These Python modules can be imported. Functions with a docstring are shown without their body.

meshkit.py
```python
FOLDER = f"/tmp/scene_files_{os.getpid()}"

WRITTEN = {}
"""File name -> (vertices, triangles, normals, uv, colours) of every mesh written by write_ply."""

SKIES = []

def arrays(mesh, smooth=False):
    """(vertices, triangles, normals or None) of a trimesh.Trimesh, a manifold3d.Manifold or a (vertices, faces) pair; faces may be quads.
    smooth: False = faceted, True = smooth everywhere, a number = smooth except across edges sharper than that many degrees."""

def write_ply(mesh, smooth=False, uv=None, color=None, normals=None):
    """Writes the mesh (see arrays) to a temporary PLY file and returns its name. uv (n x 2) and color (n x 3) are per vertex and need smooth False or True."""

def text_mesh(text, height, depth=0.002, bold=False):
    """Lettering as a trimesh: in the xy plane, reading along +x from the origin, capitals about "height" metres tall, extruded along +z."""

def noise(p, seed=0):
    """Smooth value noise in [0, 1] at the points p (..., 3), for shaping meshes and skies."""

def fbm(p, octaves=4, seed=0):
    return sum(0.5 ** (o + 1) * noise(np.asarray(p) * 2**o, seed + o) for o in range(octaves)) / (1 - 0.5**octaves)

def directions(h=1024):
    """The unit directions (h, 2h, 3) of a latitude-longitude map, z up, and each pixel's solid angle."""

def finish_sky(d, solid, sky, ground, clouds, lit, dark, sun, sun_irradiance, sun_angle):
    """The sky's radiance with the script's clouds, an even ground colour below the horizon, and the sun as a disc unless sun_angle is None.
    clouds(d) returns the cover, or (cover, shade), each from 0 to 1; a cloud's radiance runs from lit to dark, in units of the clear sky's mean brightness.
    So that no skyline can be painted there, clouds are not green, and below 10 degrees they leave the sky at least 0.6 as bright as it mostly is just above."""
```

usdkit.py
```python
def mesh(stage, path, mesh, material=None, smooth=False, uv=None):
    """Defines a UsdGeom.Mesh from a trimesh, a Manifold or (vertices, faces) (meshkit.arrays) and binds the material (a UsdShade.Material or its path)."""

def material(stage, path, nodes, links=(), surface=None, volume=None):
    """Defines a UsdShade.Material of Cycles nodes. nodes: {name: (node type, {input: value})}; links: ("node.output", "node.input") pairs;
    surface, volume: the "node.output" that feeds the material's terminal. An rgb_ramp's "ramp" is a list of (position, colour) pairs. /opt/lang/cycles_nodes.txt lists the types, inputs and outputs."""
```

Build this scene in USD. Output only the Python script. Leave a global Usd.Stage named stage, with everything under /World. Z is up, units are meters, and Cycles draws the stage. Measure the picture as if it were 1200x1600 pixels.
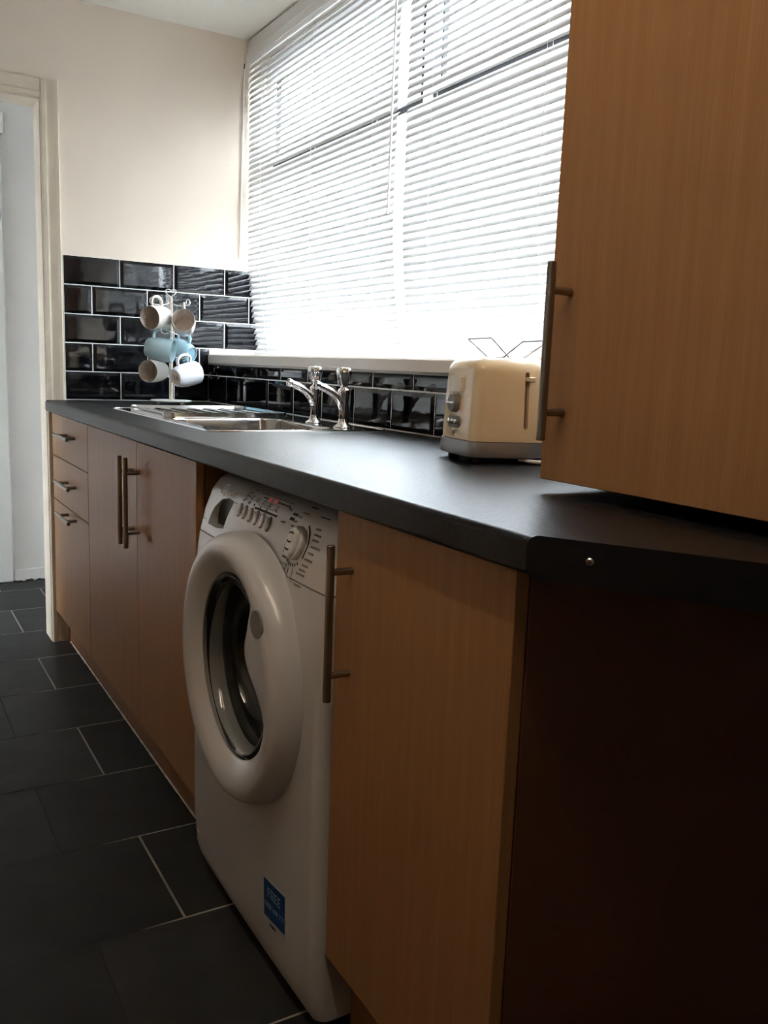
import math, sys
sys.path.insert(0, '/opt/lang')
import numpy as np
import trimesh
import manifold3d as m3
from shapely.geometry import Polygon, Point, LineString, box as sbox
from pxr import Usd, UsdGeom, UsdLux, UsdShade, Gf, Sdf
import usdkit, meshkit

stage = Usd.Stage.CreateInMemory()
UsdGeom.SetStageUpAxis(stage, 'Z')
UsdGeom.Xform.Define(stage, '/World')
UsdGeom.Scope.Define(stage, '/World/Looks')
rng = np.random.default_rng(7)

# ------------------------------------------------------------------ camera
CAM = np.array([-1.179, 0.0, 1.0694])
YAW, PITCH, ROLL, FPX = 0.53399, -0.16249, 0.0376, 1375.24
EXPOSURE = 0.93
cy_, sy_, cp_, sp_ = math.cos(YAW), math.sin(YAW), math.cos(PITCH), math.sin(PITCH)
fw = np.array([sy_ * cp_, cy_ * cp_, sp_]); rt = np.array([cy_, -sy_, 0.0]); up = np.cross(rt, fw)
cr, sr = math.cos(ROLL), math.sin(ROLL)
rt, up = cr * rt + sr * up, -sr * rt + cr * up
cam = UsdGeom.Camera.Define(stage, '/World/camera')
cam.AddTransformOp().Set(Gf.Matrix4d(*rt, 0, *up, 0, *(-fw), 0, *CAM, 1))
cam.CreateHorizontalApertureAttr(36.0)
cam.CreateVerticalApertureAttr(48.0)
cam.CreateFocalLengthAttr(FPX / 1200 * 36.0)
cam.CreateFStopAttr(0.0)
cam.CreateClippingRangeAttr(Gf.Vec2f(0.02, 200))
cam.CreateExposureAttr(EXPOSURE)

# ------------------------------------------------------------------ light: one overcast sky
sky = UsdLux.DomeLight.Define(stage, '/World/sky')
sky.CreateColorAttr(Gf.Vec3f(0.91, 0.98, 1.07))
sky.CreateIntensityAttr(4.6)

# ------------------------------------------------------------------ helpers
_used = {}
def numbered(parent, name):
    k = (parent, name)
    n = _used.get(k, 0); _used[k] = n + 1
    return name if n == 0 else f'{name}_{n:03d}'

_base = {}
def tag(prim, label=None, cat=None, group=None, kind=None):
    for k, v in (('label', label), ('category', cat), ('group', group), ('kind', kind)):
        if v: prim.SetCustomDataByKey(k, v)
    return prim

def thing(name, loc, label=None, cat=None, group=None, kind=None, rz=0.0):
    path = '/World/' + numbered('/World', name)
    x = UsdGeom.Xform.Define(stage, path)
    x.AddTranslateOp().Set(Gf.Vec3d(*map(float, loc)))
    if rz: x.AddRotateZOp().Set(math.degrees(rz))
    _base[path] = np.array(loc, float)
    tag(x.GetPrim(), label, cat, group, kind)
    return path

def arr(mesh):
    if hasattr(mesh, 'to_mesh'):
        q = mesh.to_mesh(); return np.array(q.vert_properties[:, :3], float), np.array(q.tri_verts, int)
    if isinstance(mesh, (tuple, list)):
        v, f = np.asarray(mesh[0], float), np.asarray(mesh[1], int)
        if f.shape[1] == 4: f = np.vstack([f[:, [0, 1, 2]], f[:, [0, 2, 3]]])
        return v, f
    return np.array(mesh.vertices, float), np.array(mesh.faces, int)

def join(*ms):
    vs, fs, n = [], [], 0
    for m in ms:
        v, f = arr(m); vs.append(v); fs.append(f + n); n += len(v)
    return np.vstack(vs), np.vstack(fs)

def part(parent, name, mesh, mat, smooth=False, label=None, local=False, kind=None):
    """One mesh, a child of parent; mesh in world coordinates unless local."""
    v, f = arr(mesh)
    top = '/'.join(parent.split('/')[:3])
    if not local and top in _base: v = v - _base[top]
    path = parent + '/' + numbered(parent, name)
    p = usdkit.mesh(stage, path, (v, f), M[mat], smooth).GetPrim()
    tag(p, label=label, kind=kind)
    return path

def single(name, mesh, mat, label=None, cat=None, group=None, kind=None, smooth=False):
    v, f = arr(mesh)
    path = '/World/' + numbered('/World', name)
    b = np.array([(v[:, 0].min() + v[:, 0].max()) / 2, (v[:, 1].min() + v[:, 1].max()) / 2, v[:, 2].min()])
    p = usdkit.mesh(stage, path, (v - b, f), M[mat], smooth)
    UsdGeom.Xformable(p).AddTranslateOp().Set(Gf.Vec3d(*map(float, b)))
    _base[path] = b
    tag(p.GetPrim(), label, cat, group, kind)
    return path

def cbox(x0, y0, z0, x1, y1, z1, c=0.0015):
    """box with chamfered edges"""
    lo, hi = np.minimum([x0, y0, z0], [x1, y1, z1]), np.maximum([x0, y0, z0], [x1, y1, z1])
    c = min(c, (hi - lo).min() * 0.45)
    pts = []
    for i in range(8):
        s = [(i >> k) & 1 for k in range(3)]
        corner = [hi[k] if s[k] else lo[k] for k in range(3)]
        for ax in range(3):
            p = list(corner)
            for k in range(3):
                if k != ax: p[k] += -c if s[k] else c
            pts.append(p)
    h = trimesh.convex.convex_hull(np.array(pts)); return arr(h)

def pbox(x0, y0, z0, x1, y1, z1):
    m = trimesh.creation.box([abs(x1 - x0), abs(y1 - y0), abs(z1 - z0)])
    m.apply_translation([(x0 + x1) / 2, (y0 + y1) / 2, (z0 + z1) / 2]); return arr(m)

def mani(mesh):
    v, f = arr(mesh)
    t = trimesh.Trimesh(v, f, process=True); t.merge_vertices()
    if t.volume < 0: t.invert()
    return m3.Manifold(m3.Mesh(np.asarray(t.vertices, np.float32), np.asarray(t.faces, np.uint32)))

def frames(P, closed=False):
    P = np.asarray(P, float); n = len(P)
    T = np.roll(P, -1, 0) - np.roll(P, 1, 0) if closed else np.gradient(P, axis=0)
    T /= np.linalg.norm(T, axis=1)[:, None]
    a = np.array([0, 0, 1.0]) if abs(T[0][2]) < 0.9 else np.array([1.0, 0, 0])
    N = [np.cross(T[0], a)]; N[0] /= np.linalg.norm(N[0])
    for i in range(1, n):
        v = N[-1] - T[i] * (N[-1] @ T[i]); N.append(v / np.linalg.norm(v))
    N = np.array(N); return P, T, N, np.cross(T, N)

def tube(P, r, n=12, closed=False, sx=1.0):
    P, T, N, B = frames(P, closed)
    r = np.broadcast_to(np.asarray(r, float), (len(P),))
    a = np.linspace(0, 2 * np.pi, n, endpoint=False)
    V = (P[:, None] + r[:, None, None] * (np.cos(a)[None, :, None] * N[:, None] * sx + np.sin(a)[None, :, None] * B[:, None])).reshape(-1, 3)
    F = []; m = len(P)
    for i in range(m if closed else m - 1):
        j = (i + 1) % m
        for k in range(n):
            l = (k + 1) % n
            F.append([i * n + k, i * n + l, j * n + l, j * n + k])
    F = np.array(F); F = np.vstack([F[:, [0, 1, 2]], F[:, [0, 2, 3]]])
    if not closed:
        c0, c1 = len(V), len(V) + 1
        V = np.vstack([V, P[0], P[-1]])
        ex = [[c0, (k + 1) % n, k] for k in range(n)] + [[c1, (m - 1) * n + k, (m - 1) * n + (k + 1) % n] for k in range(n)]
        F = np.vstack([F, ex])
    return V, F

def rod(a, b, r, n=16, c=0.0008):
    a, b = np.asarray(a, float), np.asarray(b, float); d = (b - a) / np.linalg.norm(b - a)
    return tube([a, a + d * c, b - d * c, b], [r - c, r, r, r - c], n)

def lathe(prof, n=32, center=(0, 0, 0), axis=(0, 0, 1), up=None, mod=None):
    """prof: (r, h) along axis; mod(angle) scales r"""
    prof = np.asarray(prof, float)
    ax = np.asarray(axis, float); ax = ax / np.linalg.norm(ax)
    u = np.asarray(up if up is not None else ([0, 0, 1] if abs(ax[2]) < 0.9 else [1, 0, 0]), float)
    u = u - ax * (u @ ax); u /= np.linalg.norm(u); w = np.cross(ax, u)
    a = np.linspace(0, 2 * np.pi, n, endpoint=False)
    k = np.ones(n) if mod is None else mod(a)
    V = (np.asarray(center, float) + prof[:, 1][:, None, None] * ax + (prof[:, 0][:, None] * k[None, :])[..., None] * (np.cos(a)[None, :, None] * u + np.sin(a)[None, :, None] * w)).reshape(-1, 3)
    F = []
    for i in range(len(prof) - 1):
        for j in range(n):
            l = (j + 1) % n
            q = [i * n + j, i * n + l, (i + 1) * n + l, (i + 1) * n + j]
            if prof[i, 0] > 1e-7: F.append([q[0], q[1], q[2]])
            if prof[i + 1, 0] > 1e-7: F.append([q[0], q[2], q[3]])
    return V, np.array(F)

def prism(poly, y0, y1, plane='xz'):
    """shapely polygon extruded; plane says which axes its coordinates are"""
    t = trimesh.creation.extrude_polygon(poly, y1 - y0, engine='earcut')
    v, f = np.array(t.vertices), np.array(t.faces)
    if plane == 'xy': v = np.stack([v[:, 0], v[:, 1], v[:, 2] + y0], 1)
    elif plane == 'xz': v = np.stack([v[:, 0], v[:, 2] + y0, v[:, 1]], 1); f = f[:, ::-1]
    elif plane == 'yz': v = np.stack([v[:, 2] + y0, v[:, 0], v[:, 1]], 1)
    return v, f

def rrect(x0, y0, x1, y1, r, n=5):
    return sbox(x0 + r, y0 + r, x1 - r, y1 - r).buffer(r, quad_segs=n)

def ring_loft(rings, cap0=True, cap1=True):
    """loft of closed rings with equal counts"""
    n = len(rings[0]); V = np.vstack(rings); F = []
    for i in range(len(rings) - 1):
        for j in range(n):
            l = (j + 1) % n
            F += [[i * n + j, i * n + l, (i + 1) * n + l], [i * n + j, (i + 1) * n + l, (i + 1) * n + j]]
    if cap0:
        V = np.vstack([V, np.mean(rings[0], 0)]); c = len(V) - 1
        F += [[c, (j + 1) % n, j] for j in range(n)]
    if cap1:
        V = np.vstack([V, np.mean(rings[-1], 0)]); c = len(V) - 1; o = (len(rings) - 1) * n
        F += [[c, o + j, o + (j + 1) % n] for j in range(n)]
    return V, np.array(F)

def catmull(P, n=8):
    P = np.asarray(P, float); Q = np.vstack([2 * P[0] - P[1], P, 2 * P[-1] - P[-2]]); out = []
    for i in range(1, len(Q) - 2):
        for t in np.linspace(0, 1, n, endpoint=False):
            a, b, c, d = Q[i - 1:i + 3]
            out.append(0.5 * (2 * b + (c - a) * t + (2 * a - 5 * b + 4 * c - d) * t ** 2 + (3 * b - a - 3 * c + d) * t ** 3))
    return np.array(out + [P[-1]])

# ------------------------------------------------------------------ materials
M = {}
def mat(name, nodes, links, surface):
    M[name] = usdkit.material(stage, '/World/Looks/' + name, nodes, links, surface); return M[name]

def plain(name, col, rough=0.5, metal=0.0, bump=None, var=None, **kw):
    """principled with optional fine bump (scale, strength, distance) and tone variation (scale, amount)"""
    nodes = {'p': ('principled_bsdf', dict(base_color=col, roughness=rough, metallic=metal, **kw))}
    links = []
    if bump or var: nodes['tc'] = ('texture_coordinate', {})
    if bump:
        nodes['bn'] = ('noise_texture', dict(scale=bump[0], detail=3.0)); nodes['bu'] = ('bump', dict(strength=bump[1], distance=bump[2]))
        links += [('tc.object', 'bn.vector'), ('bn.fac', 'bu.height'), ('bu.normal', 'p.normal')]
    if var:
        c = np.array(col)
        nodes['vn'] = ('noise_texture', dict(scale=var[0], detail=4.0))
        nodes['vr'] = ('rgb_ramp', dict(ramp=[(0.3, tuple(c * (1 - var[1]))), (0.7, tuple(np.minimum(c * (1 + var[1]), 1)))]))
        links += [('tc.object', 'vn.vector'), ('vn.fac', 'vr.fac'), ('vr.color', 'p.base_color')]
    return mat(name, nodes, links, 'p.BSDF')

def wood(name, c0, c1, rough=0.40, coat=0.06):
    nodes = {
        'tc': ('texture_coordinate', {}),
        'm1': ('mapping', dict(scale=(70.0, 70.0, 2.2))), 'n1': ('noise_texture', dict(scale=1.0, detail=4.0, roughness=0.6)),
        'm2': ('mapping', dict(scale=(420.0, 420.0, 9.0))), 'n2': ('noise_texture', dict(scale=1.0, detail=2.0)),
        'mx': ('mix_float', dict(fac=0.4)),
        'r': ('rgb_ramp', dict(ramp=[(0.32, c0), (0.52, tuple((np.array(c0) + np.array(c1)) / 2)), (0.68, c1)])),
        'p': ('principled_bsdf', dict(roughness=rough, specular_ior_level=0.3)),
    }
    mat(name, nodes, [('tc.object', 'm1.vector'), ('tc.object', 'm2.vector'), ('m1.vector', 'n1.vector'), ('m2.vector', 'n2.vector'),
                      ('n1.fac', 'mx.a'), ('n2.fac', 'mx.b'), ('mx.result', 'r.fac'), ('r.color', 'p.base_color')], 'p.BSDF')

plain('wall_paint', (0.84, 0.735, 0.615), 0.75, bump=(60, 0.12, 0.002), var=(2.2, 0.025))
plain('white_paint', (0.86, 0.855, 0.845), 0.6, bump=(50, 0.1, 0.002), var=(3.0, 0.03))
plain('ceiling_paint', (0.86, 0.835, 0.77), 0.85, bump=(40, 0.1, 0.002))
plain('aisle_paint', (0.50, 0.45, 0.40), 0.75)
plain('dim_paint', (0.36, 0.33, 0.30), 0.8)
plain('cream_gloss', (0.72, 0.63, 0.50), 0.35, bump=(40, 0.15, 0.002), var=(9, 0.06))
plain('sill_paint', (0.86, 0.80, 0.73), 0.4)
plain('old_gloss', (0.78, 0.78, 0.76), 0.4, bump=(30, 0.2, 0.003))
plain('dirt', (0.05, 0.042, 0.035), 0.9)
plain('black_tile', (0.004, 0.0044, 0.006), 0.04, bump=(14, 0.10, 0.004), specular_ior_level=0.45)
plain('tile_grout', (0.80, 0.79, 0.76), 0.8, bump=(200, 0.2, 0.001))
for i, k in enumerate((1.0, 0.86, 1.14)):
    plain(f'slate_tile_{i}', (0.030 * k, 0.030 * k, 0.0305 * k), 0.42, bump=(18, 0.25, 0.004), var=(6, 0.22), specular_ior_level=0.08)
# floor grout: pale where nobody walks, trodden dark along the middle of the kitchen
mat('floor_grout', {'g': ('geometry', {}), 's': ('separate_xyz', {}), 'n': ('noise_texture', dict(scale=6.0, detail=3.0)),
                    'a': ('math', dict(math_type='multiply_add', value2=0.16, value3=-0.08)), 'b': ('math', dict(math_type='add')),
                    'r': ('map_range', dict(from_min=-0.80, from_max=-0.66, to_min=0.0, to_max=1.0, clamp=True)),
                    'y': ('map_range', dict(from_min=3.45, from_max=3.6, to_min=0.0, to_max=1.0, clamp=True)), 'mx': ('math', dict(math_type='maximum')),
                    'c': ('rgb_ramp', dict(ramp=[(0.0, (0.016, 0.015, 0.014)), (1.0, (0.36, 0.33, 0.29))])), 'p': ('principled_bsdf', dict(roughness=0.9))},
    [('g.position', 's.vector'), ('g.position', 'n.vector'), ('n.fac', 'a.value1'), ('s.x', 'b.value1'), ('a.value', 'b.value2'), ('b.value', 'r.value'), ('s.y', 'y.value'),
     ('r.result', 'mx.value1'), ('y.result', 'mx.value2'), ('mx.value', 'c.fac'), ('c.color', 'p.base_color')], 'p.BSDF')
wood('oak', (0.315, 0.155, 0.060), (0.40, 0.21, 0.087))
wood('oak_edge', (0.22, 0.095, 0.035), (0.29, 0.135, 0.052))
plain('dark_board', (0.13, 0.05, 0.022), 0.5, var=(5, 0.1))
plain('laminate_black', (0.007, 0.0073, 0.0082), 0.40, bump=(150, 0.36, 0.0014), var=(30, 0.25), specular_ior_level=0.30)
plain('strip_black', (0.004, 0.0045, 0.007), 0.5, specular_ior_level=0.25)
plain('steel', (0.62, 0.61, 0.59), 0.24, 1.0)
plain('steel_dull', (0.30, 0.27, 0.235), 0.36, 1.0)
plain('steel_sink', (0.62, 0.61, 0.60), 0.11, 1.0)
plain('chrome', (0.82, 0.82, 0.83), 0.04, 1.0)
plain('steel_wire', (0.30, 0.30, 0.31), 0.25, 1.0)
plain('appliance_white', (0.60, 0.60, 0.60), 0.28, coat_weight=0.3, coat_roughness=0.12)
plain('fascia_white', (0.53, 0.53, 0.535), 0.26, coat_weight=0.6, coat_roughness=0.15)
plain('display_grey', (0.40, 0.375, 0.35), 0.3)
plain('grey_plastic', (0.21, 0.205, 0.19), 0.45)
plain('button_grey', (0.22, 0.22, 0.21), 0.4)
plain('dark_plastic', (0.010, 0.010, 0.010), 0.5)
plain('gasket_grey', (0.09, 0.09, 0.09), 0.6)
plain('drum_steel', (0.16, 0.16, 0.16), 0.4, 1.0)
plain('cloth_white', (0.75, 0.78, 0.80), 0.9, bump=(60, 0.6, 0.006))
plain('print_dark', (0.04, 0.035, 0.03), 0.7)
plain('print_pale', (0.20, 0.18, 0.155), 0.7)
plain('print_white', (0.97, 0.97, 0.97), 0.4)
plain('sticker_blue', (0.004, 0.055, 0.22), 0.4)
plain('sticker_white', (0.50, 0.51, 0.54), 0.4)
plain('sticker_text', (0.22, 0.34, 0.44), 0.5)
mat('led_red', {'e': ('emission', dict(color=(1.0, 0.05, 0.03), strength=0.22))}, [], 'e.emission')
plain('upvc', (0.80, 0.81, 0.82), 0.3)
plain('rubber', (0.012, 0.012, 0.013), 0.6)
plain('ground_concrete', (0.42, 0.41, 0.39), 0.9, var=(3, 0.15))
plain('enamel_white', (0.74, 0.73, 0.70), 0.35, bump=(60, 0.1, 0.001))
plain('enamel_cream', (0.74, 0.66, 0.53), 0.4)
plain('toaster_cream', (0.80, 0.63, 0.40), 0.22, coat_weight=0.6, coat_roughness=0.05)
plain('toaster_panel', (0.88, 0.80, 0.66), 0.2)
plain('band_grey', (0.33, 0.33, 0.33), 0.38, 0.8)
plain('cable_white', (0.68, 0.66, 0.63), 0.4)
for n_, c_ in (('stoneware_grey', (0.56, 0.52, 0.47)), ('stoneware_cream', (0.66, 0.61, 0.54)), ('stoneware_blue', (0.38, 0.52, 0.55)), ('stoneware_teal', (0.27, 0.44, 0.52)), ('stoneware_white', (0.76, 0.77, 0.80))):
    plain(n_, c_, 0.18, coat_weight=0.5, coat_roughness=0.05)
plain('stoneware_inside', (0.70, 0.61, 0.53), 0.2, coat_weight=0.4)
plain('bare_clay', (0.60, 0.52, 0.44), 0.7)
# slats: thin white strips that let some daylight through
mat('slat_white', {'d': ('principled_bsdf', dict(base_color=(0.68, 0.685, 0.69), roughness=0.5)), 't': ('translucent_bsdf', dict(color=(0.80, 0.81, 0.81))), 'm': ('mix_closure', dict(fac=0.03))},
    [('d.BSDF', 'm.closure1'), ('t.BSDF', 'm.closure2')], 'm.closure')
plain('blind_rail', (0.82, 0.82, 0.81), 0.35)
plain('cord_white', (0.85, 0.85, 0.84), 0.7)
plain('wand_clear', (0.93, 0.93, 0.93), 0.25)
mat('pane_glass', {'f': ('layer_weight', dict(blend=0.5)), 'w': ('math', dict(math_type='power', value2=4.0)), 'k': ('math', dict(math_type='multiply_add', value2=0.5, value3=0.04)),
                   't': ('transparent_bsdf', dict(color=(0.95, 0.97, 0.97))), 'g': ('glossy_bsdf', dict(color=(1, 1, 1), roughness=0.0)), 'm': ('mix_closure', {})},
    [('f.facing', 'w.value1'), ('w.value', 'k.value1'), ('k.value', 'm.fac'), ('t.BSDF', 'm.closure1'), ('g.BSDF', 'm.closure2')], 'm.closure')
mat('bowl_glass', {'p': ('principled_bsdf', dict(base_color=(0.80, 0.80, 0.78), roughness=0.02, transmission_weight=1.0, ior=1.5))}, [], 'p.BSDF')

# ------------------------------------------------------------------ the room
YW = 3.393          # plaster of the far wall
CEIL = 2.28
XL = -2.0           # left wall
YB = -1.3           # wall behind the camera
XW = 0.235          # inner face of the window frame
SILL = 1.095
DX0, DX1, DH = -1.374, -0.612, 1.94   # doorway in the far wall
YR = 0.94           # the recess of the window ends here

# floor: bedding slab, tiles half-offset row by row
fl = thing('floor', (-0.9, 1.5, 0), 'dark slate-grey square floor tiles laid in offset rows', kind='structure')
part(fl, 'grout_bed', pbox(-3.2, YB - 0.1, -0.12, 0.05, 4.75, -0.0004), 'floor_grout')
P_, g_ = 0.337, 0.0046
bx_, bh_ = 0.002, 0.012
def floor_tile(x0, x1, y0, y1, dz):
    return cbox(x0 + g_ / 2, y0 + g_ / 2, -bh_, x1 - g_ / 2, y1 - g_ / 2, dz, 0.0006)
for r in range(-9, 10):
    y0, y1 = 1.525 + r * P_, 1.525 + (r + 1) * P_
    y1 = min(y1, 4.42)
    if y1 - y0 < 0.03: continue
    off = -0.692 if r % 2 == 0 else -0.860
    for c in range(-8, 4):
        x0, x1 = off + (c - 1) * P_, off + c * P_
        xm = (x0 + x1) / 2
        if xm < XL - 0.1 or xm > 0.1: continue
        if y0 > YW + 0.15 and (xm > -0.1): continue
        part(fl, 'floor_tile', floor_tile(max(x0, XL), min(x1, 0.0), y0, y1, rng.normal(0, 0.0002)), f'slate_tile_{rng.integers(0, 3)}')

# far wall with the doorway
T = 0.11
wf = thing('wall_far', (-0.9, YW, 0), 'pale pinkish cream plaster end wall with black tiled splashback', kind='structure')
def wall_poly(x0, x1, z0, z1, holes=()):
    p = sbox(x0, z0, x1, z1)
    for h in holes: p = p.difference(sbox(*h))
    return p
part(wf, 'plaster', prism(wall_poly(XL - 0.1, 0.45, 0, 2.6, [(DX0, -1, DX1, DH)]), YW, YW + T), 'wall_paint')
part(wf, 'grout', prism(sbox(-0.546, 0.9105, 0.0, SILL + 0.33).union(sbox(-0.546, SILL + 0.001, 0.30, 1.424)).intersection(sbox(-0.546, 0.9105, 0.30, 1.424)), YW - 0.0052, YW + 0.001), 'tile_grout')

def metro(a0, a1, z0, z1, b=0.011, back=0.0, side=0.0045, proud=0.009):
    """bevelled tile in (a, depth, z): depth grows away from the wall"""
    bx0, bx1, bz0, bz1 = a0 + min(b, (a1 - a0) * .3), a1 - min(b, (a1 - a0) * .3), z0 + min(b, (z1 - z0) * .3), z1 - min(b, (z1 - z0) * .3)
    O = [(a0, z0), (a1, z0), (a1, z1), (a0, z1)]; I = [(bx0, bz0), (bx1, bz0), (bx1, bz1), (bx0, bz1)]
    V = [(x, back, z) for x, z in O] + [(x, side, z) for x, z in O] + [(x, proud, z) for x, z in I]
    F = []
    for i in range(4):
        j = (i + 1) % 4
        F += [[i, j, 4 + j], [i, 4 + j, 4 + i], [4 + i, 4 + j, 8 + j], [4 + i, 8 + j, 8 + i]]
    F += [[8, 9, 10], [8, 10, 11], [0, 2, 1], [0, 3, 2]]
    return np.array(V, float), np.array(F)
TP, TW, TG, TZ = 0.103, 0.203, 0.0042, 0.9115
def jitter(v):
    """a hand-set tile sits very slightly out of true"""
    c = v.mean(0); d = v - c
    v = v.copy(); v[:, 1] += d[:, 0] * rng.normal(0, 0.004) + d[:, 2] * rng.normal(0, 0.005)
    return v
for k in range(5):
    z0, z1 = TZ + k * TP + TG / 2, TZ + (k + 1) * TP - TG / 2
    if k == 4: z1 -= 0.001
    xs = [-0.546] + [-0.549 + TW * (i + (0.5 if k % 2 else 0)) for i in range(0, 6)]
    xs = sorted(x for x in set(np.round(xs, 4)) if x >= -0.547)
    lim = 0.0 if z0 < SILL - 0.02 else 0.30
    for a, b in zip(xs[:-1], xs[1:]):
        a_, b_ = a + TG / 2, min(b - TG / 2, lim - 0.002)
        if b_ - a_ < 0.012: continue
        v, f = metro(a_, b_, z0, z1)
        if z0 < SILL - 0.02 < z1 - 0.02 and b_ > 0: pass
        v = jitter(v); v[:, 1] = YW - 0.0015 - v[:, 1]
        part(wf, 'tile', (v, f), 'black_tile')

# the window wall: tiled half wall, window above, full height again beside the wall unit
wr = thing('wall_right', (0.1, 1.2, 0), 'outside wall below the window, its counter strip tiled black', kind='structure')
part(wr, 'plaster', pbox(0.0, YR, 0, 0.33, YW, SILL - 0.036), 'wall_paint')
part(wr, 'plaster', pbox(0.0, YB - 0.1, 0, 0.33, YR, 2.6), 'wall_paint')
part(wr, 'lintel', pbox(XW + 0.0, YR, 2.235, 0.33, YW, 2.6), 'wall_paint')
part(wr, 'grout', pbox(-0.0052, -0.4, 0.9105, 0.001, YW, SILL - 0.036), 'tile_grout')
for k in range(2):
    z0, z1 = TZ + k * TP + TG / 2, TZ + (k + 1) * TP - TG / 2
    if k == 1: z1 = SILL - 0.040
    ys = [YW - 0.010] + [2.982 - TW * (i + (0.5 if k else 0)) for i in range(-3, 16)]
    ys = sorted((y for y in ys if y <= YW - 0.009), reverse=True)
    for a, b in zip(ys[:-1], ys[1:]):
        if a - b < 0.012: continue
        v, f = metro(-a + TG / 2, -b - TG / 2, z0, z1)
        v = jitter(v)
        v = np.stack([0.0 - 0.0015 - v[:, 1], -v[:, 0], v[:, 2]], 1)
        part(wr, 'tile', (v, f[:, ::-1] if False else f), 'black_tile')

# other walls, ceiling
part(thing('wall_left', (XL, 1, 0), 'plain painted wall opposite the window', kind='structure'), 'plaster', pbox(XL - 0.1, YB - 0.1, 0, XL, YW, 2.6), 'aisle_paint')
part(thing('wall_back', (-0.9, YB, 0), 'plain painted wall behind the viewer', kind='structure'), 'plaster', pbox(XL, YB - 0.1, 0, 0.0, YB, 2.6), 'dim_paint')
part(thing('ceiling', (-0.9, 1.2, CEIL), 'off-white flat ceiling', kind='structure'), 'plaster', pbox(XL - 0.1, YB - 0.1, CEIL, 0.34, YW + T, CEIL + 0.1), 'ceiling_paint')
single('trim_1', pbox(0.148, YR, 2.2285, 0.172, YW - 0.002, CEIL - 0.004), 'white_paint', 'narrow white batten under the ceiling that carries the blinds', kind='structure')

# warm ceiling lamp over the near end of the kitchen, out of the picture
mat('lamp_glow', {'e': ('emission', dict(color=(1.0, 0.82, 0.63), strength=19.0))}, [], 'e.emission')
LXC, LY0, LY1 = -1.06, 0.02, 1.12
cl = thing('ceiling_light', (LXC, (LY0 + LY1) / 2, CEIL - 0.07), 'warm ceiling strip lamp over the near end of the kitchen', 'lamp')
part(cl, 'housing', cbox(LXC - .03, LY0 - .04, CEIL - .030, LXC + .03, LY1 + .04, CEIL - .0005, .004), 'white_paint')
part(cl, 'lamp_tube', tube(np.stack([np.full(12, LXC), np.linspace(LY0, LY1, 12), np.full(12, CEIL - .052)], 1), .018, 16), 'lamp_glow', smooth=50)
for y in (LY0 - .02, LY1 + .02): part(cl, 'lamp_holder', cbox(LXC - .02, y - .019, CEIL - .074, LXC + .02, y + .019, CEIL - .0305, .003), 'white_paint')

# back room seen through the doorway
YE = 4.40
br = thing('wall_back_room', (-1.3, YE, 0), 'white painted boarded wall beyond the doorway', kind='structure')
part(br, 'plaster', pbox(-3.2, YE, 0, 0.0, YE + 0.1, 2.6), 'white_paint')
part(br, 'casing', cbox(-0.70, YE - 0.022, 0.0, -0.612, YE + 0.001, 2.02, 0.006), 'old_gloss')
part(br, 'casing', cbox(-1.6, YE - 0.022, 2.02, -0.597, YE + 0.001, 2.11, 0.006), 'old_gloss')
part(br, 'casing_bead', cbox(-0.716, YE - 0.012, 0.0, -0.700, YE + 0.001, 2.02, 0.004), 'old_gloss')
part(thing('wall_back_room_side', (0, 3.95, 0), 'side wall of the room beyond the doorway', kind='structure'), 'plaster', pbox(-0.10, YW + T, 0, 0.0, YE, 2.6), 'white_paint')
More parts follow.
